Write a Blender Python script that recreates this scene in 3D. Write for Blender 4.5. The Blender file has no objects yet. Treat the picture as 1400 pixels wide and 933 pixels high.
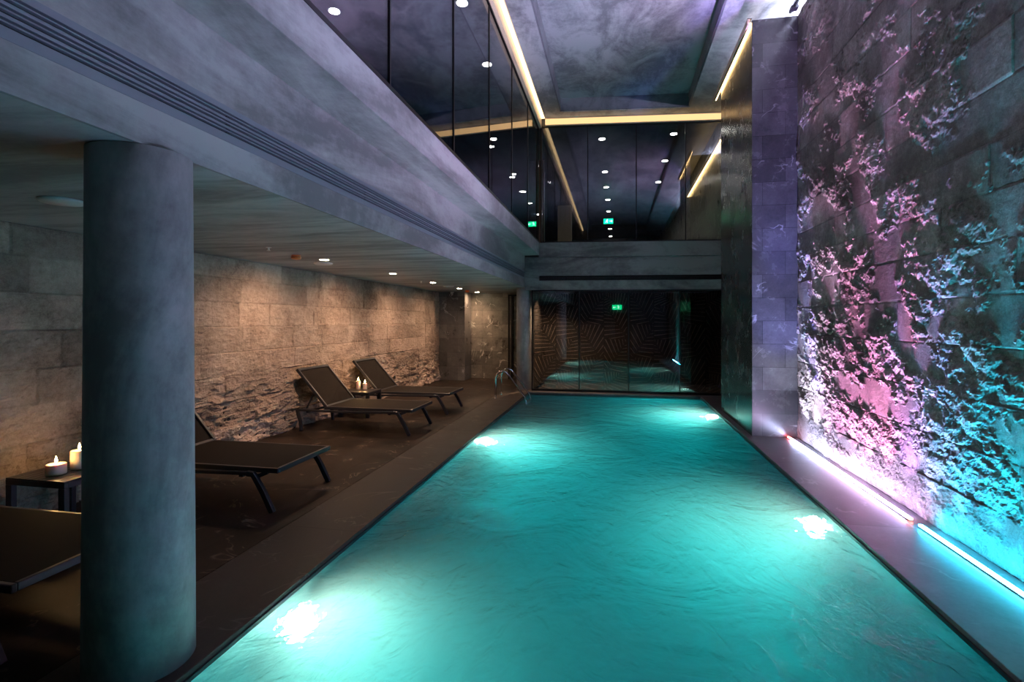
import bpy, math, random
import numpy as np
from mathutils import Vector, Matrix
random.seed(7)
S = bpy.context.scene
COL = S.collection
PI = math.pi

# ------------------------------------------------------------------ camera
F, CH, HY = 700.0, 1.7, 439.0
PSI = math.atan(141.0 / F)
cd = bpy.data.cameras.new('camera'); cam = bpy.data.objects.new('camera', cd); COL.objects.link(cam)
cam.location = (0, 0, CH); cam.rotation_euler = (PI / 2, 0, PSI)
cd.sensor_width = 36; cd.lens = 36 * F / 1400; cd.shift_y = (HY - 466.5) / 1400
cd.clip_start = .02
S.camera = cam
S.view_settings.view_transform = 'Standard'; S.view_settings.look = 'None'
S.view_settings.gamma = 1; S.view_settings.exposure = 0.65
S.view_settings.use_curve_mapping = False
w = bpy.data.worlds.new('world'); S.world = w; w.use_nodes = True
w.node_tree.nodes['Background'].inputs[0].default_value = (.02, .025, .05, 1)
w.node_tree.nodes['Background'].inputs[1].default_value = .3

# ------------------------------------------------------------------ materials
class NT:
    def __init__(s, name):
        s.m = bpy.data.materials.new(name); s.m.use_nodes = True
        s.t = s.m.node_tree; s.t.nodes.clear()
        s.out = s.n('ShaderNodeOutputMaterial')
    def n(s, typ, **k):
        nd = s.t.nodes.new(typ)
        for a, v in k.items():
            if a.startswith('i_'): nd.inputs[a[2:].replace('_', ' ')].default_value = v
            else: setattr(nd, a, v)
        return nd
    def l(s, a, b): s.t.links.new(a, b)
    def coord(s, scale=(1, 1, 1), kind='Object'):
        c = s.n('ShaderNodeTexCoord'); m = s.n('ShaderNodeMapping'); m.inputs['Scale'].default_value = scale
        s.l(c.outputs[kind], m.inputs[0]); return m.outputs[0]
    def noise(s, vec, scale, detail=5, rough=.6, dist=0):
        k = s.n('ShaderNodeTexNoise'); s.l(vec, k.inputs['Vector'])
        k.inputs['Scale'].default_value = scale; k.inputs['Detail'].default_value = detail
        k.inputs['Roughness'].default_value = rough; k.inputs['Distortion'].default_value = dist
        return k.outputs['Fac']
    def ramp(s, fac, stops):
        r = s.n('ShaderNodeValToRGB'); s.l(fac, r.inputs[0]); e = r.color_ramp.elements
        while len(e) < len(stops): e.new(.5)
        for i, (p, c) in enumerate(stops):
            e[i].position = p; e[i].color = (*c, 1) if len(c) == 3 else c
        return r.outputs[0]
    def mix(s, fac, a, b, mode='MIX'):
        m = s.n('ShaderNodeMix', data_type='RGBA', blend_type=mode)
        if isinstance(fac, (int, float)): m.inputs[0].default_value = fac
        else: s.l(fac, m.inputs[0])
        for i, v in ((6, a), (7, b)):
            if isinstance(v, tuple): m.inputs[i].default_value = (*v, 1)
            else: s.l(v, m.inputs[i])
        return m.outputs[2]
    def math(s, op, a, b=0.0):
        m = s.n('ShaderNodeMath', operation=op)
        for i, v in ((0, a), (1, b)):
            if isinstance(v, (int, float)): m.inputs[i].default_value = v
            else: s.l(v, m.inputs[i])
        return m.outputs[0]
    def bump(s, h, strength=.3, dist=.01):
        b = s.n('ShaderNodeBump'); b.inputs['Strength'].default_value = strength
        b.inputs['Distance'].default_value = dist; s.l(h, b.inputs['Height']); return b.outputs[0]
    def bsdf(s, color, rough=.5, metal=0, spec=.5, normal=None, **k):
        p = s.n('ShaderNodeBsdfPrincipled')
        for nm, v in (('Base Color', color), ('Roughness', rough), ('Metallic', metal), ('Specular IOR Level', spec)):
            if isinstance(v, tuple): p.inputs[nm].default_value = (*v, 1)
            elif isinstance(v, (int, float)): p.inputs[nm].default_value = v
            else: s.l(v, p.inputs[nm])
        if normal is not None: s.l(normal, p.inputs['Normal'])
        for a, v in k.items(): p.inputs[a.replace('_', ' ')].default_value = v
        s.l(p.outputs[0], s.out.inputs[0]); return p

def plain(name, c, rough=.5, metal=0, spec=.5):
    t = NT(name); t.bsdf(c, rough, metal, spec); return t.m
def emit(name, c, strength):
    t = NT(name); e = t.n('ShaderNodeEmission'); e.inputs[0].default_value = (*c, 1); e.inputs[1].default_value = strength
    t.l(e.outputs[0], t.out.inputs[0]); return t.m

def concrete(name, lo, hi, rough=.55, stretch=(1, .25, 1)):
    t = NT(name); v = t.coord(stretch); v2 = t.coord((1, 1, 1))
    a = t.noise(v, 1.6, 8, .62, .8); b = t.noise(v2, 9, 6, .7); c = t.noise(v, 28, 4, .7)
    f = t.math('ADD', t.math('MULTIPLY', a, .7), t.math('ADD', t.math('MULTIPLY', b, .2), t.math('MULTIPLY', c, .1)))
    col = t.ramp(f, [(.42, lo), (.565, hi)])
    r = t.ramp(b, [(.3, (rough - .1,) * 3), (.7, (rough + .12,) * 3)])
    t.bsdf(col, r, 0, .4, t.bump(f, .25, .01)); return t.m

def stone_tile(name, lo, hi, vein, bw, bh, rough=.3, spec=.5, swap=True, flip=False, vd=1.2):
    """large polished stone tiles: brick pattern plus thin pale veins"""
    t = NT(name); c = t.n('ShaderNodeTexCoord'); sp = t.n('ShaderNodeSeparateXYZ'); t.l(c.outputs['Object'], sp.inputs[0])
    cb = t.n('ShaderNodeCombineXYZ')
    if swap: t.l(t.math('ADD', sp.outputs[0], sp.outputs[1]), cb.inputs[0]); t.l(sp.outputs[2], cb.inputs[1])
    elif flip: t.l(sp.outputs[1], cb.inputs[0]); t.l(sp.outputs[0], cb.inputs[1])
    else: t.l(sp.outputs[0], cb.inputs[0]); t.l(sp.outputs[1], cb.inputs[1])
    br = t.n('ShaderNodeTexBrick'); t.l(cb.outputs[0], br.inputs['Vector'])
    br.inputs['Scale'].default_value = 1; br.inputs['Brick Width'].default_value = bw; br.inputs['Row Height'].default_value = bh
    br.inputs['Mortar Size'].default_value = .003; br.inputs['Mortar Smooth'].default_value = .2
    br.inputs['Color1'].default_value = (.55, .55, .55, 1); br.inputs['Color2'].default_value = (1.15, 1.15, 1.15, 1)
    br.inputs['Mortar'].default_value = (.25, .25, .25, 1)
    v = t.coord(); a = t.noise(v, 2.6, 9, .70, .25); g = t.noise(v, 34, 4, .8)
    ve = t.noise(v, 1.3, 4, .55, vd)
    ridge = t.math('ABSOLUTE', t.math('SUBTRACT', ve, .5))
    vm = t.ramp(ridge, [(.0, (1, 1, 1)), (.006, (.5, .5, .5)), (.014, (0, 0, 0))])
    vm = t.math('MULTIPLY', vm, t.ramp(t.noise(v, 3.1, 2), [(.5, (0, 0, 0)), (.62, (1, 1, 1))]))
    f = t.math('ADD', t.math('MULTIPLY', a, .75), t.math('MULTIPLY', g, .25))
    col = t.ramp(f, [(.33, lo), (.66, hi)])
    col = t.mix(1.0, col, br.outputs['Color'], 'MULTIPLY')
    col = t.mix(vm, col, vein)
    rr = t.ramp(a, [(.38, (rough - .03,) * 3), (.62, (rough + .05,) * 3)])
    t.bsdf(col, rr, 0, spec, t.bump(t.math('ADD', t.math('MULTIPLY', a, .3), t.math('MULTIPLY', br.outputs['Fac'], -1)), .08, .004)); return t.m

def rock(name, lo, mid, hi, rough=.7, spec=.3, vert=False):
    t = NT(name); v = t.coord((1, 1, 1)); a = t.noise(v, 1.3, 6, .6, .5); b = t.noise(v, 16, 8, .78); c = t.noise(v, 90, 4, .8)
    f = t.math('ADD', t.math('MULTIPLY', a, .45), t.math('ADD', t.math('MULTIPLY', b, .35), t.math('MULTIPLY', c, .2)))
    col = t.ramp(f, [(.36, lo), (.5, mid), (.62, hi)])
    at = t.n('ShaderNodeAttribute', attribute_name='block'); col = t.mix(1.0, col, at.outputs['Color'], 'MULTIPLY')
    h = t.math('ADD', t.math('MULTIPLY', b, .8), t.math('MULTIPLY', c, .35))
    t.bsdf(col, rough, 0, spec, t.bump(h, .8, .016)); return t.m

M = {}
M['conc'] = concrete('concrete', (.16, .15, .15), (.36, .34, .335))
M['conc_low'] = concrete('concrete_soffit', (.17, .17, .165), (.42, .42, .41), .5, (.3, 1.6, 1))
M['conc_col'] = concrete('concrete_column', (.24, .235, .235), (.46, .45, .45), .5, (1, 1, .5))
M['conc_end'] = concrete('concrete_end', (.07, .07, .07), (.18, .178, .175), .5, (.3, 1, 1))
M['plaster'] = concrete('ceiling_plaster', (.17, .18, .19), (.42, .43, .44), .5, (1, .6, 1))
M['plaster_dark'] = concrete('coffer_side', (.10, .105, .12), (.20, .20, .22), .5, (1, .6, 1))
M['tile_pier'] = stone_tile('pier_stone', (.032, .033, .033), (.078, .078, .077), (.2, .2, .2), .62, .34, .24, vd=.7, spec=.35)
M['tile_alcove'] = stone_tile('alcove_stone', (.06, .06, .06), (.20, .19, .18), (.4, .4, .4), .62, .40, .3, vd=.7)
M['tile_back'] = stone_tile('grey_marble', (.09, .082, .07), (.30, .27, .225), (.75, .7, .6), .62, .40, .3)
M['deck'] = stone_tile('deck_stone', (.003, .0024, .002), (.050, .036, .027), (.22, .165, .12), 1.2, .6, .40, spec=.14, swap=False, flip=True)
M['coping'] = stone_tile('coping_stone', (.032, .026, .022), (.07, .056, .046), (.13, .11, .09), 1.9, .9, .42, spec=.2, swap=False, flip=True)
M['ledge'] = stone_tile('coping_stone_lit', (.10, .097, .10), (.20, .19, .195), (.24, .23, .23), 1.9, .9, .36, spec=.35, vd=.5, swap=False, flip=True)  # paler copy of the coping stone; the strip's light is put into its colour
M['rockL'] = rock('travertine_block', (.13, .088, .068), (.42, .32, .25), (.62, .49, .40), .8, .2)
M['rockR'] = rock('split_stone', (.05, .04, .035), (.18, .15, .135), (.38, .34, .32), .6, .3)
M['grey_metal'] = plain('grey_painted_metal', (.20, .215, .25), .45, .3)
M['black'] = plain('black_metal', (.008, .008, .009), .4, .5)
M['dark_void'] = plain('slot_black', (.003, .003, .003), .9)
M['white'] = plain('white_plastic', (.7, .68, .64), .4)
M['chrome'] = plain('polished_steel', (.75, .75, .74), .12, 1)
M['frame'] = plain('charcoal_aluminium', (.035, .035, .042), .32, .4)
M['orange'] = plain('orange_plastic', (.95, .22, .05), .35)
M['wood'] = concrete('dark_wood', (.035, .02, .014), (.09, .05, .035), .4, (8, 8, .5))
M['inner'] = concrete('gallery_wall', (.05, .05, .055), (.12, .12, .13), .5)
M['innerfloor'] = plain('gallery_floor', (.06, .055, .05), .25)
M['black_shade'] = plain('shadow_black', (.006, .006, .006), .8)
M['pale'] = plain('pale_curtain', (.35, .30, .22), .8)
M['cove'] = emit('cove_led', (1, .68, .33), 2.6)
M['cove_end'] = emit('cove_led_dim', (1, .60, .27), .9)
M['cove_pier'] = emit('cove_led_pier', (1, .62, .25), 12)
M['cove_room'] = emit('cove_led_room', (1, .62, .22), 9)
M['lamp'] = emit('downlight_lamp', (1, .80, .52), 90)
M['lamp_up'] = emit('gallery_downlight_lamp', (1, .86, .66), 60)
M['flame'] = emit('candle_flame', (1, .62, .22), 60)
M['wick'] = plain('wick', (.02, .015, .01), .9)
M['exit'] = emit('exit_green', (.0, .9, .30), 3.0)
M['exitw'] = emit('exit_white', (.7, 1, .8), 4.0)
M['cove_wood'] = plain('cove_profile', (.75, .58, .38), .4)
t = NT('candle_wax'); t.bsdf((.88, .74, .60), .45, 0, .4, Subsurface_Weight=.4, Subsurface_Scale=.03, Emission_Color=(1, .55, .25, 1), Emission_Strength=.0); M['wax'] = t.m
# sling mesh fabric
t = NT('sling_fabric'); v = t.coord((1, 1, 1)); k = t.n('ShaderNodeTexChecker'); t.l(v, k.inputs[0]); k.inputs['Scale'].default_value = 260
t.bsdf(t.mix(k.outputs['Fac'], (.008, .0065, .005), (.024, .018, .014)), .75, 0, .12, t.bump(k.outputs['Fac'], .2, .001)); M['sling'] = t.m
t = NT('back_sling_fabric'); v = t.coord((1, 1, 1)); k = t.n('ShaderNodeTexChecker'); t.l(v, k.inputs[0]); k.inputs['Scale'].default_value = 260
p = t.bsdf(t.mix(k.outputs['Fac'], (.008, .0065, .005), (.024, .018, .014)), .75, 0, .12)
tr = t.n('ShaderNodeBsdfTransparent'); mx = t.n('ShaderNodeMixShader'); mx.inputs[0].default_value = .12
t.l(p.outputs[0], mx.inputs[1]); t.l(tr.outputs[0], mx.inputs[2]); t.l(mx.outputs[0], t.out.inputs[0]); M['sling_open'] = t.m
# thin glass
def thin_glass(name, tint, ior=1.5, boost=0.0, rough=0.0):
    t = NT(name); ge = t.n('ShaderNodeNewGeometry'); dp = t.n('ShaderNodeVectorMath', operation='DOT_PRODUCT')
    t.l(ge.outputs['Incoming'], dp.inputs[0]); t.l(ge.outputs['Normal'], dp.inputs[1])
    sch = t.math('POWER', t.math('SUBTRACT', 1.0, t.math('ABSOLUTE', dp.outputs['Value'])), 5.0)
    f = t.math('MINIMUM', t.math('ADD', t.math('MULTIPLY', sch, .9), .05 + boost), 1.0)
    tr = t.n('ShaderNodeBsdfTransparent'); tr.inputs[0].default_value = (*tint, 1)
    gl = t.n('ShaderNodeBsdfGlossy'); gl.inputs['Roughness'].default_value = rough
    mx = t.n('ShaderNodeMixShader'); t.l(f, mx.inputs[0]); t.l(tr.outputs[0], mx.inputs[1]); t.l(gl.outputs[0], mx.inputs[2])
    t.l(mx.outputs[0], t.out.inputs[0]); return t.m
M['glass'] = thin_glass('glazing', (.72, .76, .82), 1.5, .03)
M['glass_low'] = thin_glass('glazing_low', (.62, .60, .60), 1.5, .10)
t = NT('leaf_film'); a_ = t.n('ShaderNodeBsdfDiffuse'); b_ = t.n('ShaderNodeBsdfTranslucent'); a_.inputs[0].default_value = b_.inputs[0].default_value = (.55, .49, .42, 1)
mx = t.n('ShaderNodeMixShader'); mx.inputs[0].default_value = .55; t.l(a_.outputs[0], mx.inputs[1]); t.l(b_.outputs[0], mx.inputs[2]); t.l(mx.outputs[0], t.out.inputs[0]); M['leaf_film'] = t.m
# pool
def mosaic(name, c1, c2, sc):
    t = NT(name); c = t.n('ShaderNodeTexCoord'); sp = t.n('ShaderNodeSeparateXYZ'); t.l(c.outputs['Object'], sp.inputs[0])
    cb = t.n('ShaderNodeCombineXYZ'); t.l(t.math('ADD', sp.outputs[0], sp.outputs[1]), cb.inputs[0]); t.l(t.math('ADD', sp.outputs[2], sp.outputs[1]), cb.inputs[1])
    br = t.n('ShaderNodeTexBrick'); t.l(cb.outputs[0], br.inputs['Vector']); br.offset = 0
    br.inputs['Scale'].default_value = 1; br.inputs['Brick Width'].default_value = sc; br.inputs['Row Height'].default_value = sc
    br.inputs['Mortar Size'].default_value = .002; br.inputs['Color1'].default_value = (*c1, 1); br.inputs['Color2'].default_value = (*c2, 1); br.inputs['Mortar'].default_value = (.2, .5, .5, 1)
    t.bsdf(br.outputs['Color'], .3); return t.m
M['mosaic'] = mosaic('pool_mosaic', (.015, .54, .60), (.02, .64, .70), .05)
t = NT('pool_water')
v = t.coord((1.0, 1.0, 1)); n1 = t.noise(v, 1.1, 5, .55, 1.6); n2 = t.noise(t.coord((2.2, 1, 1)), 4.5, 5, .6, 1.2)
h = t.math('ADD', t.math('MULTIPLY', n1, 1.0), t.math('MULTIPLY', n2, .35))
nb = t.bump(h, .8, .06)
rf = t.n('ShaderNodeBsdfRefraction'); rf.inputs['IOR'].default_value = 1.33; rf.inputs['Roughness'].default_value = .16; rf.inputs['Color'].default_value = (.92, 1, 1, 1)
gl = t.n('ShaderNodeBsdfGlossy'); gl.inputs['Roughness'].default_value = .12
fr = t.n('ShaderNodeFresnel'); fr.inputs[0].default_value = 1.33
for q in (rf, gl, fr): t.l(nb, q.inputs['Normal'])
mx = t.n('ShaderNodeMixShader'); t.l(fr.outputs[0], mx.inputs[0]); t.l(rf.outputs[0], mx.inputs[1]); t.l(gl.outputs[0], mx.inputs[2]); t.l(mx.outputs[0], t.out.inputs[0])
ab = t.n('ShaderNodeVolumeAbsorption'); ab.inputs['Color'].default_value = (.0, .88, .94, 1); ab.inputs['Density'].default_value = 1.35
sc = t.n('ShaderNodeVolumeScatter'); sc.inputs['Color'].default_value = (.80, .96, .98, 1); sc.inputs['Density'].default_value = .5; sc.inputs['Anisotropy'].default_value = .3
ad = t.n('ShaderNodeAddShader'); t.l(ab.outputs[0], ad.inputs[0]); t.l(sc.outputs[0], ad.inputs[1]); t.l(ad.outputs[0], t.out.inputs['Volume'])
M['water'] = t.m
M['pool_lamp'] = emit('pool_lamp', (1, .80, .62), 1650)
M['pool_lamp_near'] = emit('pool_lamp_near', (1, .80, .62), 560)

# ------------------------------------------------------------------ mesh helpers
class MB:
    def __init__(s): s.v = []; s.f = []
    def add(s, vs, fs):
        o = len(s.v); s.v += [tuple(p) for p in vs]; s.f += [tuple(i + o for i in f) for f in fs]; return s
    def box(s, x0, x1, y0, y1, z0, z1, zf=None):
        vs = [(x, y, z) for z in (z0, z1) for y in (y0, y1) for x in (x0, x1)]
        if zf: vs = [(x, y, zf(x, z)) for x, y, z in vs]
        return s.add(vs, [(0, 2, 3, 1), (4, 5, 7, 6), (0, 1, 5, 4), (2, 6, 7, 3), (0, 4, 6, 2), (1, 3, 7, 5)])
    def quad(s, a, b, c, d): return s.add([a, b, c, d], [(0, 1, 2, 3)])
    def lathe(s, prof, cx=0, cy=0, cz=0, n=32):
        vs = []; fs = []
        for r, z in prof:
            for k in range(n): vs.append((cx + r * math.cos(2 * PI * k / n), cy + r * math.sin(2 * PI * k / n), cz + z))
        for i in range(len(prof) - 1):
            for k in range(n):
                a = i * n + k; b = i * n + (k + 1) % n; fs.append((a, b, b + n, a + n))
        fs.append(tuple(reversed(range(n)))); fs.append(tuple((len(prof) - 1) * n + k for k in range(n)))
        return s.add(vs, fs)
    def sweep(s, pts, rx, ry=None, n=10, up=(0, 1, 0), square=False):
        """tube (or flat bar) along pts; rx across 'up', ry along it"""
        ry = ry or rx; pts = [Vector(p) for p in pts]; up = Vector(up); vs = []; fs = []
        prof = [(-1, -1), (1, -1), (1, 1), (-1, 1)] if square else [(math.cos(2 * PI * k / n), math.sin(2 * PI * k / n)) for k in range(n)]
        m = len(prof)
        for i, p in enumerate(pts):
            d = (pts[min(i + 1, len(pts) - 1)] - pts[max(i - 1, 0)]).normalized()
            a = d.cross(up).normalized(); b = a.cross(d).normalized()
            for u, q in prof: vs.append(p + a * u * rx + b * q * ry)
        for i in range(len(pts) - 1):
            for k in range(m):
                x = i * m + k; y = i * m + (k + 1) % m; fs.append((x, y, y + m, x + m))
        fs.append(tuple(reversed(range(m)))); fs.append(tuple((len(pts) - 1) * m + k for k in range(m)))
        return s.add(vs, fs)
    def build(s, name, mat, parent=None, smooth=False, bevel=0):
        me = bpy.data.meshes.new(name); me.from_pydata(s.v, [], s.f); me.update()
        import bmesh
        bm = bmesh.new(); bm.from_mesh(me); bmesh.ops.recalc_face_normals(bm, faces=bm.faces); bm.to_mesh(me); bm.free()
        o = bpy.data.objects.new(name, me); COL.objects.link(o); me.materials.append(mat)
        if parent: o.parent = parent
        if smooth:
            for p in me.polygons: p.use_smooth = len(p.vertices) == 4
        if bevel:
            b = o.modifiers.new('bevel', 'BEVEL'); b.width = bevel; b.segments = 2; b.limit_method = 'ANGLE'
        return o
def tag(o, label=None, cat=None, group=None, kind=None):
    if label: o['label'] = label
    if cat: o['category'] = cat
    if group: o['group'] = group
    if kind: o['kind'] = kind
    return o
def st(o): o['kind'] = 'structure'; return o
def empty(name, loc, label, cat, group=None, rz=0):
    o = bpy.data.objects.new(name, None); COL.objects.link(o); o.location = loc; o.rotation_euler = (0, 0, rz)
    o.empty_display_size = .1
    return tag(o, label, cat, group)
def copy_tree(o, parent=None):
    c = o.copy(); COL.objects.link(c)
    if parent: c.parent = parent
    for ch in [q for q in bpy.data.objects if q.parent == o]: copy_tree(ch, c)
    return c
def B(x0, x1, y0, y1, z0, z1): return MB().box(x0, x1, y0, y1, z0, z1)

# ------------------------------------------------------------------ noise for the stone relief
def perlin(x, y, seed):
    rs = np.random.RandomState(seed); g = rs.rand(256, 256) * 2 * PI; gx, gy = np.cos(g), np.sin(g)
    xi = np.floor(x).astype(int); yi = np.floor(y).astype(int); xf = x - xi; yf = y - yi
    u = xf ** 3 * (xf * (xf * 6 - 15) + 10); v = yf ** 3 * (yf * (yf * 6 - 15) + 10)
    def d(a, b): return gx[(xi + a) & 255, (yi + b) & 255] * (xf - a) + gy[(xi + a) & 255, (yi + b) & 255] * (yf - b)
    return (d(0, 0) * (1 - u) + d(1, 0) * u) * (1 - v) + (d(0, 1) * (1 - u) + d(1, 1) * u) * v
def fbm(x, y, seed, oct=5, gain=.5):
    s = 0; a = 1
    for i in range(oct): s = s + a * perlin(x * 2 ** i + 13.7 * i, y * 2 ** i + 7.1 * i, seed + i); a *= gain
    return s
def sstep(a, b, x): q = np.clip((x - a) / (b - a), 0, 1); return q * q * (3 - 2 * q)

def rock_wall(name, mat, X, sign, y0, y1, z0, z1, step, rowh, lmin, lmax, relief, seed, back=.25, jd=.5, jdepth=.014):
    """a wall of split-faced blocks; relief(Y, Z, row amp, seed) returns outward depth in metres"""
    rs = random.Random(seed); ny = int((y1 - y0) / step); nz = int((z1 - z0) / step)
    Y = np.linspace(y0, y1, ny); Z = np.linspace(z0, z1, nz); YY, ZZ = np.meshgrid(Y, Z)
    off = np.zeros_like(YY); tone = np.ones_like(YY); amp = np.ones_like(YY); joint = np.zeros_like(YY)
    tx = np.zeros_like(YY); r = 0; z = z0
    while z < z1:
        hgt = rowh * rs.uniform(.92, 1.08); y = y0 - rs.uniform(0, lmax)
        while y < y1:
            L = rs.uniform(lmin, lmax)
            m = (YY >= y) & (YY < y + L) & (ZZ >= z) & (ZZ < z + hgt)
            if m.any():
                yc, zc = y + L / 2, z + hgt / 2
                off[m] = (rs.uniform(-.008, .010) + (YY[m] - yc) * rs.uniform(-.012, .012) + (ZZ[m] - zc) * rs.uniform(-.03, .03)) * (1 if sign > 0 else .45)
                tone[m] = rs.uniform(.64, 1.15); amp[m] = rs.uniform(.45, 1.25); tx[m] = rs.uniform(0, 60)
                e = np.minimum(np.minimum(YY[m] - y, y + L - YY[m]), np.minimum(ZZ[m] - z, z + hgt - ZZ[m]))
                joint[m] = 1 - sstep(0, .014, e)
            y += L
        z += hgt; r += 1
    D = off + relief(YY, ZZ, amp, tx, seed) - joint * jdepth
    n = ny * nz
    co = np.zeros((n, 3), np.float32); co[:, 0] = (X + sign * D).ravel(); co[:, 1] = YY.ravel(); co[:, 2] = ZZ.ravel()
    idx = np.arange(n).reshape(nz, ny)
    q = np.stack([idx[:-1, :-1], idx[:-1, 1:], idx[1:, 1:], idx[1:, :-1]], -1).reshape(-1, 4)
    if sign > 0: q = q[:, ::1]
    else: q = q[:, ::-1]
    # back face and rim so the wall has thickness
    bx = X - sign * back
    extra = np.array([[bx, y0, z0], [bx, y1, z0], [bx, y1, z1], [bx, y0, z1]], np.float32)
    co = np.vstack([co, extra]); b = n
    polys = [tuple(p) for p in q.tolist()]
    polys.append((b, b + 3, b + 2, b + 1))
    polys.append(tuple(idx[-1, :].tolist()) + (b + 2, b + 3))
    polys.append(tuple(idx[0, ::-1].tolist()) + (b, b + 1))
    polys.append(tuple(idx[:, 0].tolist()) + (b + 3, b))
    polys.append(tuple(idx[::-1, -1].tolist()) + (b + 1, b + 2))
    me = bpy.data.meshes.new(name); me.from_pydata(co.tolist(), [], polys)
    a = me.attributes.new('block', 'FLOAT_COLOR', 'POINT')
    tn = np.ones((len(co), 4), np.float32); tj = (tone * (1 - jd * joint)).ravel(); tn[:n, 0] = tn[:n, 1] = tn[:n, 2] = tj
    a.data.foreach_set('color', tn.ravel())
    me.update(); me.materials.append(mat)
    o = bpy.data.objects.new(name, me); COL.objects.link(o)
    return o

def relief_left(Y, Z, amp, tx, seed):
    low = 1 - sstep(.35, 1.25, Z)
    f = fbm(Y * 2.2 + tx, Z * 5 + tx, seed + 3, 6, .55)
    cr = fbm(Y * 3.5 + tx, Z * 14, seed + 40, 5, .6)
    strata = sstep(.05, .16, cr) * .012
    big = sstep(-.1, .25, fbm(Y * 2.1, Z * 4.0, seed + 71, 5, .55)) * .03
    return amp * (f * .012 + fbm(Y * 14, Z * 17, seed + 9, 4, .65) * .006) + low * (f * .022 + strata * 1.2 + big) + (1 - low) * (strata * .4 + big * .25)
def relief_right(Y, Z, amp, tx, seed):
    u = Y * .86 + Z * .5; v = Z * .86 - Y * .5           # the splits run on a slant
    n = fbm(u * 1.25, v * 2.1, seed + 3, 9, .60)
    n2 = fbm(u * 3.1 + tx * .3, v * 4.3, seed + 33, 7, .66)
    bul = np.maximum(n - .02, 0) ; bul = bul / (1 + 1.2 * bul)
    hz = sstep(.4, 3.6, Z)
    m = sstep(-.30 + .28 * hz, -.10 + .24 * hz, n + .25 * n2)
    low = (1 - .40 * sstep(1.2, 5, Z)) * (.62 + .38 * sstep(.15, 1.0, Z))
    fine = fbm(Y * 11, Z * 14, seed + 9, 4, .78)
    return low * (.65 + .35 * amp) * (bul * .085 + m * n2 * .027 + (.12 + .88 * m) * fine * .0115) + fbm(Y * 9, Z * 4, seed + 50, 3) * .0012

# ------------------------------------------------------------------ the place
PX0, PX1, PY0, PY1 = -2.03, 1.88, 1.75, 12.10
YE = 12.35                      # glazed end wall
XW = 2.60                       # stone water wall
XL = -4.97                      # left wall
CZ = 2.53                       # low ceiling
CU = 6.62                       # high ceiling
def zt(x, z): return z - .038 * (z - 1.7) * (x + 1.8) / 4.2 if z > 1.7 else z

# deck
f = MB()
f.box(XL - .3, -2.68, -3.2, 15.0, -.2, 0); f.box(-2.68, XW + .3, -3.2, PY0 - .55, -.2, 0)
f.box(-2.68, -1.9, YE, 15.0, -.2, 0)
st(f.build('floor', M['deck']))
c = MB(); c.box(-2.677, PX0, PY0 - .547, YE, -.2, 0.0); c.box(PX0, XW, PY0 - .547, PY0, -.2, 0.0)
st(tag(c.build('trim_1', M['coping'], bevel=.004)))
c = MB(); c.box(PX1, XW, PY0, PY1, -.2, 0); c.box(PX0, XW + .3, PY1, YE + .1, -.2, 0)
st(c.build('trim_2', M['ledge'], bevel=.004))

# pool
pool = empty('swimming_pool', ((PX0 + PX1) / 2, (PY0 + PY1) / 2, -1.6), 'long turquoise indoor swimming pool lit from under the water', 'swimming pool')
def P(o, parent=pool):
    o.parent = parent; o.matrix_parent_inverse = Matrix.Translation(parent.location).inverted(); return o
b = MB(); t_ = .12
b.box(PX0 - t_, PX1 + t_, PY0 - t_, PY1 + t_, -1.72, -1.6)
b.box(PX0 - t_, PX0 - .004, PY0 - t_, PY1 + t_, -1.6, -.21); b.box(PX1 + .004, PX1 + t_, PY0 - t_, PY1 + t_, -1.6, -.21)
b.box(PX0 - t_, PX1 + t_, PY0 - t_, PY0 - .004, -1.6, -.21); b.box(PX0 - t_, PX1 + t_, PY1 + .004, PY1 + t_, -1.6, -.21)
P(b.build('basin', M['mosaic']))
b = MB(); e = .012
b.box(PX0 - .01, PX0 + e, PY0, PY1, -.22, -.028); b.box(PX1 - e, PX1 + .01, PY0, PY1, -.22, -.028)
b.box(PX0 + e, PX1 - e, PY0, PY0 + e, -.22, -.028); b.box(PX0 + e, PX1 - e, PY1 - e, PY1, -.22, -.028)
P(b.build('edge_trim', M['frame']))
P(MB().box(PX0 + .013, PX1 - .013, PY0 + .013, PY1 - .013, -1.598, -.05).build('water', M['water']))

# pool lamps in the side walls
def pool_lamp(x, y, z, sx, label, lm='pool_lamp'):
    o = empty('pool_light', (x, y, z), label, 'pool light', 'underwater pool lights', rz=0 if sx > 0 else PI)
    g = MB(); g.lathe([(.14, 0), (.14, .02), (.115, .028), (.115, .02)], n=28).build('ring', M['chrome'], o)
    h_ = MB(); h_.lathe([(.11, .021), (.06, .034), (.01, .038)], n=28).build('lens', M[lm], o)
    for q in o.children: q.rotation_euler = (0, PI / 2, 0)
    return o
pool_lamp(PX0 + .0, 2.98, -.46, 1, 'round underwater light nearest the big column', 'pool_lamp_near')
pool_lamp(PX0 + .0, 7.75, -.5, 1, 'round underwater light on the left side before the ladder')
pool_lamp(PX1 - .0, 5.25, -.5, -1, 'round underwater light beside the purple lit ledge')
pool_lamp(PX1 - .0, 10.45, -.5, -1, 'round underwater light beside the dark stone pier')

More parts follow.
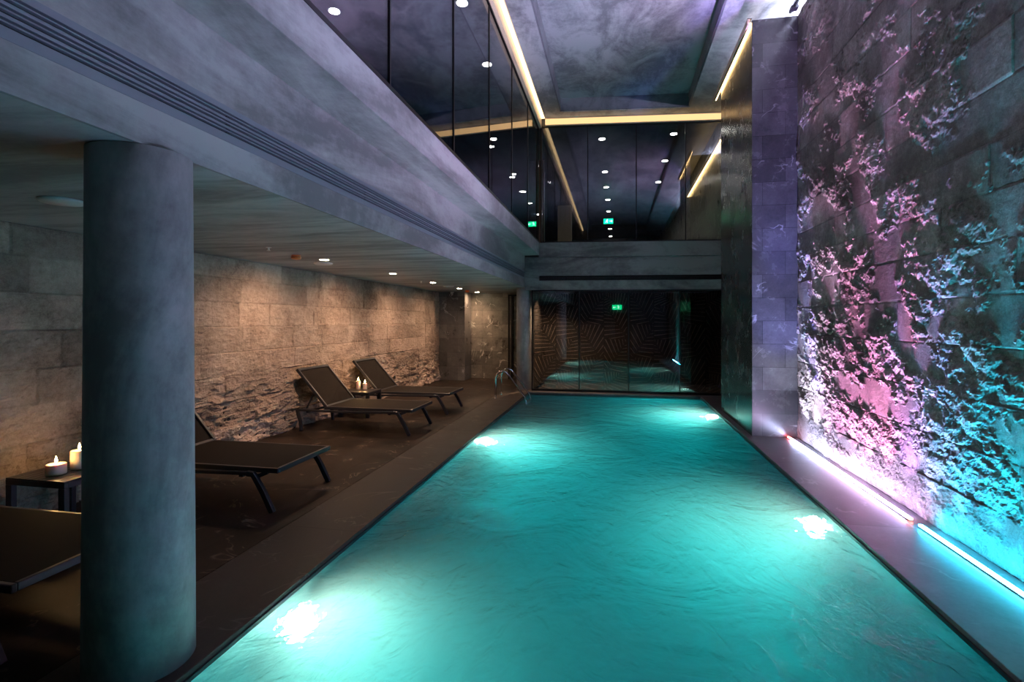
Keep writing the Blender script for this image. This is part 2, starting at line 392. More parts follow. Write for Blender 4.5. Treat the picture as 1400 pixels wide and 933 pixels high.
# low ceiling slab, fascia, upper ledge on the left
st(B(XL - .3, -2.19, -3.2, 15.0, CZ, CZ + .35).build('ceiling', M['conc_low']))
b = MB(); b.box(-2.19, -2.17, -3.2, YE, CZ, 2.722); b.box(-2.19, -2.17, -3.2, YE, 2.924, 3.30)
st(b.build('trim_3', M['conc']))
b = MB(); b.box(-2.60, -1.81, -3.2, YE, 3.30, 3.615)
st(b.build('trim_4', M['conc'], bevel=.004))
def zslot(y0, y1):
    o = empty('slot_vent', (-2.18, (y0 + y1) / 2, 2.722), 'long grey linear air vent with dark slots along the low beam on the left', 'air vent')
    L = (y1 - y0) / 2
    zz = [0, .052, .064, .078, .100, .112, .126, .146, .158, .202]
    p = MB()
    for a, b_ in ((0, .046), (.060, .067), (.078, .092), (.106, .113), (.124, .138), (.152, .158), (.170, .202)):
        p.box(-.008, .012, -L, L, a, b_)
    p.build('panel', M['grey_metal'], o)
    MB().box(-.03, -.009, -L, L, .0, .202).build('duct', M['dark_void'], o)
    y = -L + .6
    while y < L:
        B(-.0085, -.002, y, y + .03, .051, .162).build('clip', M['black'], o)
        y += 1.65
zslot(-3.0, YE - .02)

# left stone wall
wl = st(rock_wall('wall_left', M['rockL'], XL, 1, -1.5, 14.02, 0, CZ - .004, .014, .325, .45, 1.25, relief_left, 11, jd=.18, jdepth=.005))
# black-ish shadow gap under the ceiling
st(B(XL - .3, XL - .02, -3.2, 14.1, 0, CZ).build('wall_left_core', M['black_shade']))

# far-left alcove
b = MB(); b.box(XL - .3, -4.20, 14.03, 15.0, 0, CZ - .002)
st(b.build('wall_alcove_pier', M['tile_alcove']))
st(B(-4.20, -1.9, 14.72, 15.0, 0, CZ - .002).build('wall_alcove', M['tile_back']))
fr = empty('door_frame', (-3.0, 14.66, 0), 'tall black metal frame standing before the marble tiles behind the ladder', 'frame')
MB().box(-.06, -.02, -.05, .0, .0, 2.45).build('post', M['black'], fr)
MB().box(.03, .07, -.05, .0, .0, 2.45).build('post', M['black'], fr)
MB().box(-.06, .8, -.05, .0, 2.42, 2.47).build('head', M['black'], fr)

# end wall: beams, glazing
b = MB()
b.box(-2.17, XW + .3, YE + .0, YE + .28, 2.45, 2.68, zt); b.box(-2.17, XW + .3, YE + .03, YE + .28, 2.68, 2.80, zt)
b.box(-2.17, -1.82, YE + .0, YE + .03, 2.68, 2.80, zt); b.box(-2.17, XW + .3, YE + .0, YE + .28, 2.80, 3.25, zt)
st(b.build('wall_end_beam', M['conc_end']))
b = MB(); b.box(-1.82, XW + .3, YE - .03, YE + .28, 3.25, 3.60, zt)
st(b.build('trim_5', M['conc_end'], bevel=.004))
sv = empty('slot_vent', (.3, YE, 2.68), 'dark linear air vent across the beam above the patterned glass', 'air vent')
k = MB()
def zt2(x, z): return zt(x + .3, z + 2.68) - 2.68
k.box(-2.11, 2.3, .018, .029, .0, .12, zt2); k.build('duct', M['dark_void'], sv)
k = MB()
for a in (.0, .035, .07, .108): k.box(-2.11, 2.3, -.004, .018, a, a + .010, zt2)
k.build('blade', M['frame'], sv)

# lower glazing (window_1)
def bars(xs, y0, y1, z0, z1, w, zf):
    k = MB()
    for x in xs: k.box(x - w / 2, x + w / 2, y0, y1, z0, z1, zf)
    return k
win = st(empty('window_1', (.2, YE, 0), None, None)); 
def PW(o, parent): o.parent = parent; o.matrix_parent_inverse = Matrix.Translation(parent.location).inverted(); return o
ml = [-.842, .312, 1.457]
k = bars(ml, YE - .012, YE + .03, .03, 2.45, .022, zt)
k.box(-2.0, -1.965, YE - .02, YE + .05, 0, 2.45, zt); k.box(-2.0, XW, YE - .02, YE + .05, 0, .05); k.box(-2.0, XW, YE - .02, YE + .05, 2.42, 2.45, zt)
PW(k.build('window_frame', M['black']), win)
edges = [-1.965] + ml + [XW]
def frond_pane(x0, x1, seed):
    """strips of matt film set like overlapping palm fronds, clipped to the pane"""
    rs = random.Random(seed); k = MB(); zlo, zhi = .06, 2.36
    spec = []
    z = .15
    cells = []
    ncol = 2; cw = (x1 - x0) / ncol
    for ci in range(ncol):
        zz = .06 + (0 if ci % 2 == 0 else -.35)
        while zz < 2.4:
            cells.append((x0 + ci * cw, x0 + (ci + 1) * cw, max(zz, .06), min(zz + .78, 2.36), rs.choice((-1, 1)), rs.uniform(.5, 1.2))); zz += .78
    for (a, b_, c0, c1, sg, tilt) in cells:
        if c1 - c0 < .1: continue
        # a frond: spine crosses the cell, leaflets go both ways
        cx = a if sg > 0 else b_; ang0 = tilt * sg
        sx = (a + b_) / 2 + rs.uniform(-.12, .12); p0 = Vector((sx - sg * .25, c0)); p1 = Vector((sx + sg * .25, c1))
        n = 15
        for j in range(n):
            tt = (j + .5) / n * 1.5 - .25; base = p0.lerp(p1, tt); dr = (p1 - p0).normalized()
            for side in (-1, 1):
                an = math.radians(38 + 34 * (1 - tt)) * side
                d = Vector((dr.x * math.cos(an) - dr.y * math.sin(an), dr.x * math.sin(an) + dr.y * math.cos(an)))
                nrm = Vector((-d.y, d.x)); w0 = .004; w1 = .013
                s0 = base + d * .02; s1 = base + d * .62
                poly = [s0 - nrm * w0, s1 - nrm * w1, s1 + nrm * w1, s0 + nrm * w0]
                # clip to cell (Sutherland-Hodgman)
                for (ax, lim, keep) in ((0, a + .01, 1), (0, b_ - .01, -1), (1, c0 + .008, 1), (1, c1 - .008, -1)):
                    out = []
                    for q in range(len(poly)):
                        A, Bq = poly[q - 1], poly[q]; ia = (A[ax] - lim) * keep >= 0; ib = (Bq[ax] - lim) * keep >= 0
                        if ia != ib: tq = (lim - A[ax]) / (Bq[ax] - A[ax]); out.append(A + (Bq - A) * tq)
                        if ib: out.append(Bq)
                    poly = out
                    if not poly: break
                if len(poly) >= 3:
                    m_ = len(poly); yy = YE + .012
                    k.add([(q.x, yy, q.y) for q in poly] + [(q.x, yy + .0015, q.y) for q in poly],
                          [tuple(range(m_)), tuple(reversed(range(m_, 2 * m_)))] + [(i, (i + 1) % m_, m_ + (i + 1) % m_, m_ + i) for i in range(m_)])
    return k
for i in range(4):
    g = PW(MB().box(edges[i] + .011, edges[i + 1] - .011, YE, YE + .010, .05, 2.43, zt).build('glass_pane', M['glass_low']), win)
    PW(frond_pane(edges[i] + .03, edges[i + 1] - .03, 40 + i).build('leaf_pattern', M['leaf_film']), win)
# room behind the lower glazing
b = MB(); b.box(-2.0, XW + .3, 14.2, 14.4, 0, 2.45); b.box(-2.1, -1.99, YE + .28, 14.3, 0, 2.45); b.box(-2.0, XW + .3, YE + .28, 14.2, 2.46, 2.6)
st(b.build('wall_inner_room', M['black_shade']))  # walls painted black for the room's darkness, so only the film looks lit
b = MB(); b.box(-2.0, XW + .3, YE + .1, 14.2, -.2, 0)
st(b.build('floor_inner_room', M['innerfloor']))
st(B(2.4, XW + .3, YE, 14.2, 0, 2.45).build('wall_inner_right', M['black_shade']))

# upper glazing at the end (window_2) and on the left (window_3)
ZG0, ZG1 = 3.62, 6.43
ZS = 6.37
win = st(empty('window_2', (.3, YE, ZG0), None, None))
mu = [-.642, .488, 1.594]
k = bars(mu, YE + .02, YE + .05, ZG0, ZG1, .022, zt)
k.box(-1.78, -1.75, YE + .01, YE + .05, ZG0, ZG1, zt); k.box(-1.78, 2.6, YE + .01, YE + .06, 3.60, 3.63, zt); k.box(-1.78, 2.6, YE + .01, YE + .06, ZG1 - .02, ZG1 + .01, zt)
PW(k.build('window_frame', M['black']), win)
ed = [-1.75] + mu + [2.6]
for i in range(4): PW(MB().box(ed[i] + .011, ed[i + 1] - .011, YE + .03, YE + .04, 3.63, ZG1 - .02, zt).build('glass_pane', M['glass']), win)
win = st(empty('window_3', (-1.82, 5, ZG0), None, None))
ms = [.5, 2.2, 3.93, 5.63, 7.33, 9.03, 10.73]
k = MB()
for y in ms: k.box(-1.835, -1.81, y - .011, y + .011, ZG0, ZS)
k.box(-1.845, -1.805, -3.2, YE, 3.60, 3.635); k.box(-1.845, -1.805, -3.2, YE, ZS - .02, ZS + .01)
PW(k.build('window_frame', M['black']), win)
ed = [-3.2] + ms + [YE]
for i in range(len(ed) - 1): PW(MB().box(-1.83, -1.82, ed[i] + .011, ed[i + 1] - .011, 3.635, ZS - .02).build('glass_pane', M['glass']), win)

# light coves above the glazing
def cove(name, label, boxes, beds, m):
    o = tag(empty(name, (0, 0, 0), label, 'light cove'))
    k = MB(); [k.box(*a) for a in boxes]; k.build('diffuser', m, o)
    k = MB(); [k.box(*a) for a in beds]; k.build('profile', M['cove_wood'], o)
    return o
cove('light_cove', 'long warm glowing light cove above the left upper glazing', [(-1.745, -1.665, -3.2, YE - .05, 6.60, 6.615)],
     [(-1.84, -1.75, -3.2, YE - .02, 6.385, 6.66), (-1.665, -1.655, -3.2, YE - .1, 6.595, 6.66)], M['cove'])
o = empty('light_cove', (0, YE, 6.43), 'straight warm light cove above the end wall upper glazing', 'light cove')
def ze(x, z): return zt(x, z + 6.43) - 6.43
MB().box(-1.66, 2.6, -.035, -.03, .03, .17, ze).build('diffuser', M['cove_end'], o)
MB().box(-1.66, 2.6, -.029, .06, .01, .19, ze).build('profile', M['cove_wood'], o)

# high ceiling with coffer
def zc(x, z): return z - .038 * 4.9 * (x + 1.7) / 4.2
CX0, CX1, CY1 = -1.27, 1.63, 11.98
b = MB()
b.box(-1.655, CX0, -3.4, YE + .0, CU, CU + .3, zc); b.box(CX1, 6.0, -3.4, YE + .0, CU, CU + .3, zc); b.box(CX0, CX1, CY1, YE + .0, CU, CU + .3, zc)
st(b.build('ceiling_high', M['plaster']))
b = MB()
b.box(CX0, CX1, -3.4, CY1, CU + .30, CU + .36, zc)
st(b.build('ceiling_coffer', M['plaster']))
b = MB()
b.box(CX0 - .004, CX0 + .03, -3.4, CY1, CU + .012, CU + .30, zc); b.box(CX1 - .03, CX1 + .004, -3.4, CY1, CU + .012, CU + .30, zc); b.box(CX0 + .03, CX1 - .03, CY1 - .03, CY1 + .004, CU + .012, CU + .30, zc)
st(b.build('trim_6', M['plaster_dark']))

# right side: stone pier, split-stone water wall
pr = tag(B(1.98, 3.2, 8.106, 10.36, 0, 6.14).build('stone_pier', M['tile_pier'], bevel=.004), 'tall square pier of dark polished stone tiles beside the water wall', 'pier')
pr = st(rock_wall('wall_right', M['rockR'], XW + .0, -1, -1.6, 8.10, 0.0, 6.14, .0115, .37, .8, 1.7, relief_right, 5, back=.3, jd=.35, jdepth=.003))
st(B(5.8, 6.0, -3.2, 13, 0, 6.2).build('wall_outer', M['plaster']))
# spill pipe on the wall top
sp = empty('spill_pipe', (2.5, 3, 6.16), 'steel spill pipe running along the top of the purple water wall', 'pipe')
MB().sweep([(0, -4.5, .03), (0, 5.08, .03)], .035, n=14, up=(0, 0, 1)).build('pipe', M['chrome'], sp, smooth=True)
MB().box(-.05, .05, 4.9, 5.0, -.02, .02).build('bracket', M['frame'], sp)

# LED strip at the foot of the water wall
segs = [(7.95, 8.08, (1, .12, .10), 14), (6.9, 7.95, (.58, .62, 1), 62), (6.1, 6.9, (.82, .58, 1), 58), (5.45, 6.1, (.80, .55, 1), 58), (4.98, 5.45, (.70, .50, 1), 50), (4.93, 4.98, (1, .2, .15), 20),
        (4.0, 4.80, (.03, .62, 1), 62), (3.2, 4.0, (.03, .62, .9), 60), (2.4, 3.2, (.2, .5, 1), 40), (1.5, 2.4, (.10, .6, 1), 30)]
for (a, b_, c_, s_), lab in zip(segs, range(99)): pass
led = empty('led_strip', (2.465, 5, 0), 'glowing white and violet light strip at the foot of the water wall', 'light strip')
for a, b_, c_, s_ in segs[:6]:
    MB().box(-.012, .012, a - 5, b_ - 5, .012, .022).build('diffuser', emit('led', c_, s_ * 2.6), led)
MB().box(-.018, .018, -.07, 3.08, 0.0, .0115).build('channel', M['chrome'], led)
led = empty('led_strip', (2.465, 3, 0), 'glowing cyan white light strip at the foot of the water wall', 'light strip')
for a, b_, c_, s_ in segs[6:]:
    MB().box(-.012, .012, a - 3, b_ - 3, .012, .022).build('diffuser', emit('led', c_, s_ * 2.6), led)
MB().box(-.018, .018, -1.5, 1.8, 0.0, .0115).build('channel', M['chrome'], led)

# wall behind the camera
st(B(-5.3, 6.0, -3.4, -3.2, 0, 6.9).build('wall_back', M['inner']))
dr = st(B(.0, .9, -3.2, -3.17, .0, 2.1).build('door_1', M['wood']))

# gallery behind the upper glazing
b = MB(); b.box(-6.3, -2.6, -3.2, YE, 3.30, 3.60); b.box(-6.3, 2.9, YE + .28, 30, 3.30, 3.60)
st(b.build('floor_gallery', M['innerfloor']))
b = MB(); b.box(-6.3, -1.84, -3.2, YE + .1, 6.45, 6.7); b.box(-6.3, 6.0, YE + .06, 30, 6.45, 6.7)
st(b.build('ceiling_gallery', M['inner']))
b = MB(); b.box(-6.4, -6.2, -3.2, 30, 3.3, 6.6); b.box(-6.3, 3.0, 29.9, 30.1, 3.3, 6.6)
st(b.build('wall_gallery', M['inner']))
st(B(2.42, 2.7, YE + .1, 30, 3.3, 6.5).build('wall_gallery_right', M['tile_back']))
o = empty('light_cove', (2.36, 15, 5.86), 'warm light cove washing the stone wall inside the gallery', 'light cove')
MB().box(.0, .05, -2.5, 3.0, 0, .015).build('diffuser', M['cove_room'], o)
MB().box(-.03, .0, -2.5, 3.0, -.02, .07).build('profile', M['cove_wood'], o)
# cove on the pier
o = empty('light_cove', (1.95, 9.3, 6.10), 'warm light cove along the top of the dark stone pier', 'light cove')
MB().box(-.0, .025, -1.18, 1.5, -.005, .01).build('diffuser', M['cove_pier'], o)
MB().box(-.035, -.001, -1.2, 1.55, -.03, .06).build('profile', M['cove_wood'], o)
MB().box(-.034, .028, -1.2, 1.55, .061, .07).build('cap', M['frame'], o)

# columns
o = tag(empty('column', (-2.33, 2.15, 0), 'large round concrete column nearest the camera at the pool edge', 'column'))
MB().lathe([(.235, 0), (.233, .4), (.221, CZ - .003)], n=96).build('shaft', M['conc_col'], o, smooth=True)
o = tag(empty('column', (-2.22, 12.62, 0), 'slim round concrete column at the far corner beside the glass', 'column'))
MB().lathe([(.20, 0), (.20, CZ - .003)], n=64).build('shaft', M['conc_col'], o, smooth=True)

# ------------------------------------------------------------------ loungers
def make_lounger(label):
    o = empty('sun_lounger', (0, 0, 0), label, 'sun lounger', 'sun loungers along the stone wall')
    W = .43; zs = .385
    fm = M['frame']
    MB().box(-.50, .90, -W + .03, W - .03, zs - .008, zs - .001).build('seat', M['sling'], o)
    k = MB(); k.box(-.52, .91, -W, -W + .03, zs - .045, zs); k.box(-.52, .91, W - .03, W, zs - .045, zs)
    k.box(.88, .91, -W + .03, W - .03, zs - .045, zs); k.box(-.52, -.50, -W + .03, W - .03, zs - .04, zs - .005)
    k.build('seat_frame', fm, o, bevel=.006)
    for s in (-1, 1):
        y = s * (W + .022)
        MB().sweep([(-.93, y, .325), (-.6, y, .318), (0, y, .322), (.35, y, .33), (.62, y, .336)], .016, .019, up=(0, 1, 0), square=True).build('side_rail', fm, o, bevel=.005)
        MB().sweep([(.62, y, .336), (.68, y, .330), (.71, y, .29), (.78, y, .18), (.875, y, .0)], .024, .021, up=(0, 1, 0), square=True).build('leg', fm, o, bevel=.005)
        MB().sweep([(-.93, y, .325), (-.965, y, .31), (-.955, y, .26), (-.915, y, .15), (-.90, y, .0)], .022, .021, up=(0, 1, 0), square=True).build('leg', fm, o, bevel=.005)
        MB().sweep([(.69, y - s * .02, .30), (.80, y - s * .035, .345)], .018, .012, up=(0, 1, 0), square=True).build('gusset', fm, o)
    MB().sweep([(.55, -W - .02, .31), (.55, W + .02, .31)], .014, .02, up=(1, 0, 0), square=True).build('stretcher', fm, o)
    MB().sweep([(-.80, -W - .02, .30), (-.80, W + .02, .30)], .014, .02, up=(1, 0, 0), square=True).build('stretcher', fm, o)
    # backrest
    h0 = Vector((-.50, 0, .385)); h1 = Vector((-.985, 0, .93)); d = (h1 - h0).normalized()
    k = MB()
    for s in (-1, 1): k.sweep([h0 + Vector((0, s * (W - .016), 0)), h1 + Vector((0, s * (W - .016), 0))], .022, .016, up=(0, 1, 0), square=True)
    k.sweep([h1 + Vector((0, -W, 0)), h1 + Vector((0, W, 0))], .022, .022, up=d, square=True)
    k.sweep([h0 + Vector((0, -W, 0)), h0 + Vector((0, W, 0))], .016, .016, up=d, square=True)
    br = k.build('backrest', fm, o, bevel=.004)
    nrm = Vector((-d.z, 0, d.x)) * -.004
    a = h0 + d * .01; b_ = h1 - d * .01; k = MB()
    vs = [a + Vector((0, -W + .03, 0)), a + Vector((0, W - .03, 0)), b_ + Vector((0, W - .03, 0)), b_ + Vector((0, -W + .03, 0))]
    k.add([v + nrm for v in vs] + [v - nrm for v in vs], [(0, 1, 2, 3), (7, 6, 5, 4), (0, 4, 5, 1), (1, 5, 6, 2), (2, 6, 7, 3), (3, 7, 4, 0)])
    k.build('sling', M['sling_open'], br)
    for s in (-1, 1):
        MB().sweep([h0 + d * .32 + Vector((-.01, s * (W - .06), -.01)), (-.86, s * (W - .06), .34)], .010, .012, up=(0, 1, 0), square=True).build('support_arm', fm, o)
    return o
LX = -3.85
l0 = make_lounger('dark sling sun lounger at the left edge, cut off behind the big column')
l0.location = (LX, 2.43, 0)
for y, lab in ((4.48, 'dark sling sun lounger whose head end is hidden by the big column'), (7.56, 'dark sling sun lounger left of the small table with two distant candles'),
               (9.30, 'farthest dark sling sun lounger, right of the small table with two distant candles')):
    q = copy_tree(l0); q.location = (LX, y, 0); q['label'] = lab

def make_table(label):
    o = empty('side_table', (0, 0, 0), label, 'side table', 'low side tables between the loungers')
    H = .45; a, b_ = .29, .25; fm = M['frame']
    k = MB(); n = 9; w_ = 2 * a / n
    for i in range(n): k.box(-a + i * w_ + .002, -a + (i + 1) * w_ - .002, -b_ + .0, b_, H - .012, H)
    k.build('slatted_top', fm, o, bevel=.002)
    k = MB(); k.box(-a, a, -b_, -b_ + .03, H - .055, H - .013); k.box(-a, a, b_ - .03, b_, H - .055, H - .013)
    k.box(-a, -a + .03, -b_ + .03, b_ - .03, H - .055, H - .013); k.box(a - .03, a, -b_ + .03, b_ - .03, H - .055, H - .013); k.build('apron', fm, o, bevel=.003)
    for x in (-1, 1):
        for y in (-1, 1):
            x0 = x * (a - .03); y0 = y * (b_ - .02)
            MB().box(x0 - .03, x0 + .03, y0 - .02, y0 + .02, 0, H - .056).build('leg', fm, o, bevel=.003)
    return o
t1 = make_table('low slatted dark side table with two lit candles left of the big column'); t1.location = (-4.47, 3.45, 0)
t2 = copy_tree(t1); t2.location = (-4.50, 8.50, 0); t2['label'] = 'low dark side table with two lit candles between the two far loungers'

def candle(x, y, z, r, h, label, dish=False):
    o = empty('candle', (x, y, z), label, 'candle', 'lit candles on the side tables')
    MB().lathe([(r * .97, 0.001), (r, .004), (r, h - .006), (r * .96, h), (r * .8, h - .004), (r * .3, h - .008)], n=36).build('wax_body', M['wax'], o, smooth=True)
    MB().lathe([(.0015, h - .01), (.0015, h + .012)], n=6).build('wick', M['wick'], o)
    MB().lathe([(.001, h + .004), (.008, h + .014), (.0105, h + .024), (.006, h + .042), (.0008, h + .062)], n=12).build('flame', M['flame'], o, smooth=True)
    if dish:
        d_ = MB().lathe([(r * 1.05, 0), (r * 1.3, .001), (r * 1.3, .004), (r * 1.05, .003)], n=36).build('dish', M['frame'], o, smooth=True)
    lt = bpy.data.lights.new('candle_glow', 'POINT'); lt.energy = 1.3; lt.color = (1, .55, .22); lt.shadow_soft_size = .012
    lo = bpy.data.objects.new('candle_glow', lt); COL.objects.link(lo); lo.parent = o; lo.location = (0, 0, h + .04)
    return o
candle(-4.47, 3.36, .45, .068, .085, 'short wide white candle lit on the near side table')
candle(-4.45, 3.53, .45, .062, .155, 'tall white candle lit, half hidden by the big column')
candle(-4.60, 8.62, .45, .038, .155, 'taller lit white candle on the far side table')
candle(-4.47, 8.62, .45, .036, .115, 'shorter lit white candle on the far side table')

# pool ladder
o = empty('pool_ladder', (-2.25, 11.2, 0), 'polished steel pool ladder with hoop handrails at the far left corner', 'pool ladder')
for s in (-1, 1):
    y = s * .28
    pts = [(-.32, 0), (-.32, .38), (-.31, .47), (-.28, .54), (-.22, .585), (-.15, .60), (-.08, .575), (-.02, .51), (.06, .41), (.20, .22), (.32, .06), (.36, -.03), (.375, -.12), (.375, -1.2)]
    MB().sweep([(a, y, b_) for a, b_ in pts], .021, n=14, up=(0, 1, 0)).build('handrail', M['chrome'], o, smooth=True)
    MB().lathe([(.045, 0), (.045, .008), (.025, .016)], -.32, y, .0005, n=20).build('base_flange', M['chrome'], o, smooth=True)
for z in (-.10, -.38, -.66, -.94):
    MB().box(.335, .415, -.26, .26, z - .015, z + .005).build('step', M['chrome'], o)

# ------------------------------------------------------------------ ceiling fittings
def downlight(x, y, z, label, group, r=.06, mat='lamp', up=False):
    o = empty('downlight', (x, y, z), label, 'downlight', group)
    MB().lathe([(r + .014, 0), (r + .014, -.004), (r, -.006), (r, 0)], n=28).build('trim_ring', M['white'], o, smooth=True)
    MB().lathe([(r * .92, -.001), (r * .92, -.007)], n=24).build('lens', M[mat], o)
    return o
names = ['nearest lit ceiling downlight in the low ceiling, next to a white disc', 'second lit downlight in the low ceiling from the white disc', 'third lit downlight in the low ceiling, above the loungers',
         'fourth lit downlight in the low ceiling', 'farthest lit downlight in the low ceiling, near the marble wall']
for (x, y), lab in zip([(-3.85, 6.28), (-3.81, 8.36), (-3.86, 10.5), (-3.88, 12.5), (-3.88, 14.2)], names):
    downlight(x, y, CZ, lab, 'downlights in the low ceiling')
    s_ = bpy.data.lights.new('downlight_beam', 'SPOT'); s_.energy = 112 if y < 11 else 70; s_.color = (1, .60, .38); s_.spot_size = math.radians(150); s_.spot_blend = 1.0; s_.shadow_soft_size = .05
    so = bpy.data.objects.new('downlight_beam', s_); COL.objects.link(so); so.location = (x, y, CZ - .02); so.rotation_euler = (Vector((-4.62, y + .1, .0)) - Vector((x, y, CZ))).to_track_quat('-Z', 'Y').to_euler()
for x, y, lab in ((-3.73, 2.84, 'round white flush ceiling disc at the far left before the big column'), (-4.10, 6.66, 'round white ceiling disc just behind the nearest downlight'), (-3.87, 11.6, 'small distant white ceiling disc between downlights')):
    o = empty('ceiling_speaker', (x, y, CZ), lab, 'ceiling speaker', 'round white ceiling speakers')
    MB().lathe([(.13, 0), (.13, -.010), (.118, -.020), (.02, -.026)], n=36).build('grille', M['white'], o, smooth=True)
for x, y, lab in ((-3.83, 5.12, 'small sprinkler head in the low ceiling right of the big column'), (-3.97, 10.1, 'small distant sprinkler head beside the third downlight')):
    o = empty('sprinkler', (x, y, CZ + .003), lab, 'sprinkler', 'sprinklers in the low ceiling')
    MB().lathe([(.035, 0), (.03, -.005), (.01, -.01), (.008, -.03)], n=20).build('body', M['white'], o)
    MB().lathe([(.022, -.038), (.022, -.041)], n=16).build('deflector', M['white'], o)
    MB().box(-.012, -.009, -.002, .002, -.039, -.01).build('arm', M['white'], o); MB().box(.009, .012, -.002, .002, -.039, -.01).build('arm', M['white'], o)
for x, y, lab in ((-3.95, 5.8, 'orange alarm sounder on the low ceiling before the nearest downlight'), (-3.94, 13.4, 'small distant orange alarm sounder near the farthest downlight')):
    o = empty('alarm_sounder', (x, y, CZ + .003), lab, 'alarm', 'orange alarms on the low ceiling')
    MB().lathe([(.055, 0), (.055, -.018)], n=28).build('base', M['orange'], o, smooth=True)
    MB().lathe([(.05, -.018), (.062, -.028), (.055, -.05), (.03, -.058)], n=28).build('cover', M['orange'], o, smooth=True)
o = empty('security_camera', (-4.55, 13.95, CZ), 'small white security camera at the far corner under the ceiling', 'camera')
MB().lathe([(.05, 0), (.05, -.03), (.02, -.035)], n=24).build('mount', M['white'], o, smooth=True)
MB().sweep([(0, 0, -.06), (.0, -.12, -.10)], .035, n=16, up=(1, 0, 0)).build('body', M['white'], o, smooth=True)
MB().sweep([(0, -.121, -.1), (.0, -.125, -.102)], .024, n=16, up=(1, 0, 0)).build('lens', M['black'], o)
o = empty('wall_socket', (XL + .045, 10.9, .42), 'small square socket low on the left stone wall', 'socket')
MB().box(0, .012, -.04, .04, -.04, .04).build('plate', M['frame'], o, bevel=.003)

# gallery downlights
def inv(x, y, Z):
    rx = (x - 700) / F; rz = (HY - y) / F; c, s = math.cos(PSI), math.sin(PSI); t = (Z - CH) / rz
    return (rx * c - s) * t, (rx * s + c) * t
GA = [(823, 190), (827, 235), (829, 256), (831, 273), (832, 289), (834, 313), (835, 329)]
GB = [(921, 183), (909, 220), (900, 249)]
GC = [(457, 15), (632, 4), (666, 88), (675, 190), (702, 238), (716, 262), (728, 275)]
zg = 6.446
seen = ['nearest', 'second', 'third', 'fourth', 'fifth', 'sixth', 'seventh']
for nm, L in (('middle row of lights seen through the end upper glass', GA), ('right row of lights seen through the end upper glass', GB), ('row of lights seen through the left upper glass', GC)):
    for i, (a, b_) in enumerate(L):
        x, y = inv(a, b_, zg)
        if nm.startswith('row') : x = min(x, -2.1)
        elif y < YE + .3: y = YE + .35
        y = min(y, 29.2)
        downlight(x, y, zg, '%s warm downlight in the %s' % (seen[i], nm), 'gallery ceiling downlights', .085, 'lamp_up')
# gallery furniture of the room: wooden doors, pale pillar
tag(B(-2.35, -1.95, 14.2, 14.4, 3.60, 6.2).build('wood_panel', M['wood']), 'brown wooden panel behind the corner of the upper glazing', 'panel')
tag(B(-2.05, -1.55, 18.6, 18.8, 3.60, 5.9).build('curtain', M['pale']), 'pale curtain standing behind the end upper glazing', 'curtain')
tag(B(-6.15, -6.05, 8.0, 9.2, 3.60, 6.0).build('wood_panel', M['wood']), 'brown wooden panel on the back wall of the left gallery', 'panel')

def exit_sign(loc, w_, h_, label, rz=0):
    o = empty('exit_sign', loc, label, 'exit sign', None, rz)
    MB().box(-w_ / 2, w_ / 2, -.015, .015, 0, h_).build('panel', M['exit'], o)
    k = MB(); u = h_ / 10; y = -.018
    def bar(x0, z0, x1, z1, t): k.sweep([(x0, y, z0), (x1, y, z1)], t, .002, up=(0, 1, 0), square=True)
    cx = -w_ * .18
    bar(cx, 5 * u, cx + u, 7.5 * u, u * .7); k.box(cx + u * .6, cx + u * 2.0, y - .002, y + .002, 7.3 * u, 9.1 * u)
    bar(cx, 5 * u, cx + 1.8 * u, 3.6 * u, u * .4); bar(cx + 1.8 * u, 3.6 * u, cx + 1.2 * u, 1.4 * u, u * .4); bar(cx, 5 * u, cx - 1.2 * u, 3 * u, u * .4); bar(cx - 1.2 * u, 3 * u, cx - 2.8 * u, 2.6 * u, u * .4)
    bar(cx + u, 7 * u, cx + 3 * u, 6 * u, u * .35); bar(cx + u, 7 * u, cx - 1.6 * u, 6.4 * u, u * .35)
    k.build('running_figure', M['exitw'], o); k = MB(); bx = w_ * .12
    bar(bx, 5 * u, bx + w_ * .28, 5 * u, u * .6); bar(bx + w_ * .28, 5 * u, bx + w_ * .2, 7 * u, u * .6); bar(bx + w_ * .28, 5 * u, bx + w_ * .2, 3 * u, u * .6)
    k.build('arrow', M['exitw'], o)
    return o
x, y = inv(832, 299, 5.95)
exit_sign((x, min(y, 21), 5.62), .38, .20, 'green lit exit sign hanging in the gallery behind the end glass')
exit_sign((.1, -3.1, 2.3), .5, .25, 'green exit sign on the wall behind the pool', rz=PI)

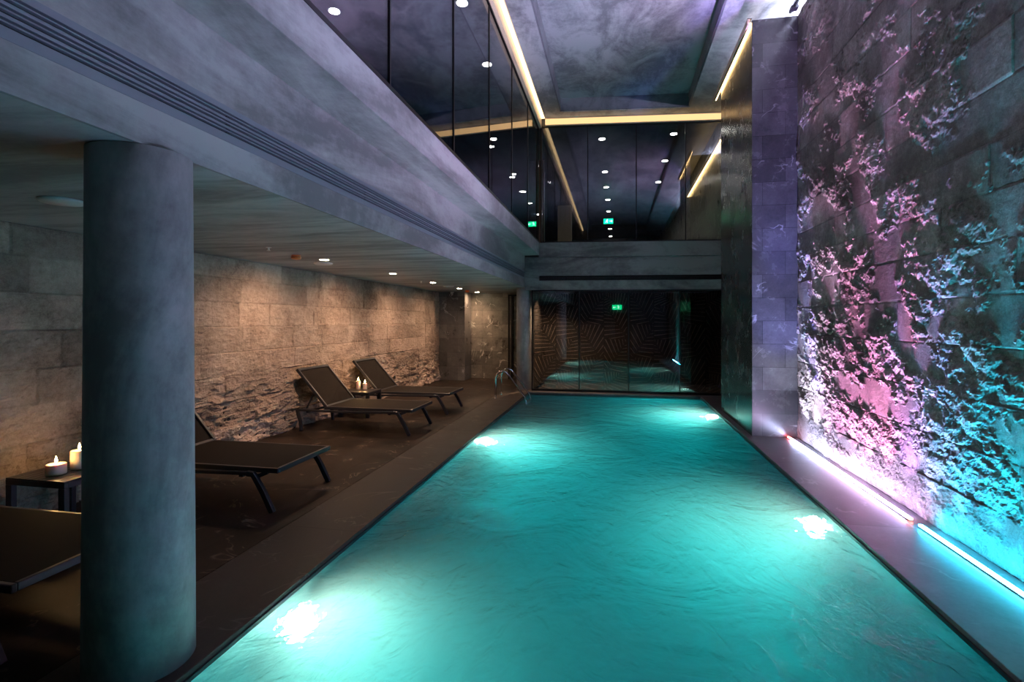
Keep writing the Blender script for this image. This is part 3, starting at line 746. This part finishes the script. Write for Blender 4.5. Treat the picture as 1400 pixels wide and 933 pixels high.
# ------------------------------------------------------------------ lights that wash the hall
def area(name, loc, rot, sx, sy, e, c):
    l = bpy.data.lights.new(name, 'AREA'); l.shape = 'RECTANGLE'; l.size = sx; l.size_y = sy; l.energy = e; l.color = c
    o = bpy.data.objects.new(name, l); COL.objects.link(o); o.location = loc; o.rotation_euler = rot; return o
area('ceiling_fill_behind_wall', (4.3, 6.0, 6.0), (PI, 0, 0), .3, 7.0, 160, (.70, .72, 1))  # unseen area light added to brighten the ceiling right of the wall
area('ceiling_fill_on_wall', (2.86, 6.4, 6.19), (PI, math.radians(-20), 0), .08, 7.0, 210, (.70, .72, 1))  # hidden fill added on the wall top to brighten the ceiling over the pier
def spot(name, loc, target, e, c, ang, blend=.5, size=.02):
    l = bpy.data.lights.new(name, 'SPOT'); l.energy = e; l.color = c; l.spot_size = math.radians(ang); l.spot_blend = blend; l.shadow_soft_size = size
    o = bpy.data.objects.new(name, l); COL.objects.link(o); o.location = loc
    o.rotation_euler = (Vector(target) - Vector(loc)).to_track_quat('-Z', 'Y').to_euler(); return o
def led_col(y):
    st_ = [(3.0, (.0, .70, .75)), (3.9, (.0, .68, .90)), (4.5, (.03, .50, 1)), (4.85, (.25, .45, 1)), (5.15, (.50, .30, 1)), (5.6, (.95, .28, .70)), (6.3, (1, .32, .80)), (6.9, (.95, .45, 1)), (7.5, (.80, .85, 1)), (8.1, (.55, .50, 1))]
    for (a, c0), (b_, c1) in zip(st_, st_[1:]):
        if a <= y <= b_: q = (y - a) / (b_ - a); return tuple(c0[i] * (1 - q) + c1[i] * q for i in range(3))
    return st_[0][1] if y < 3 else st_[-1][1]
y = 2.0
while y < 8.0:
    spot('wall_washer', (2.44, y, .045), (2.62, y, 4.2), 140 if y < 4.9 else 290, led_col(y), 62 if y > 4.9 else 74, 1.0, .012); y += .36
for y, c_, e_ in ((7.55, (1, .08, .10), 60), (7.8, (.0, .55, .9), 60), (6.35, (1, .12, .2), 60), (5.2, (1, .10, .22), 110), (5.45, (.35, .25, 1), 90), (4.75, (.1, .3, 1), 80)):
    spot('wall_beam', (2.45, y, .045), (2.60, y, 2.5), e_ * 3.5, c_, 11, .8, .01)
spot('pier_beam', (2.44, 6.7, .05), (2.38, 8.1, 1.9), 520, (.14, .15, 1), 34, 1, .05)
spot('pier_beam', (2.44, 7.2, .05), (2.34, 8.1, 4.0), 1500, (.16, .18, 1), 22, 1, .05)

for x, e_ in ((-1.6, 430), (-.1, 90)):
    spot('leaf_film_backlight', (x, 13.3, 2.4), (x, 13.1, 0), e_, (1, .62, .35), 130, 1, .05)  # unseen spots added behind the glass so the leaf film shows

for y, c_ in ((2.0, (.64, .58, 1)), (3.2, (.60, .60, 1)), (4.6, (.68, .58, 1)), (5.8, (.80, .58, 1)), (6.8, (.74, .60, 1)), (7.7, (.60, .60, 1))):
    spot('ceiling_washer', (2.44, y, .045), (-1.0, y - .3, 6.3), 640, c_, 78, 1.0, .22)
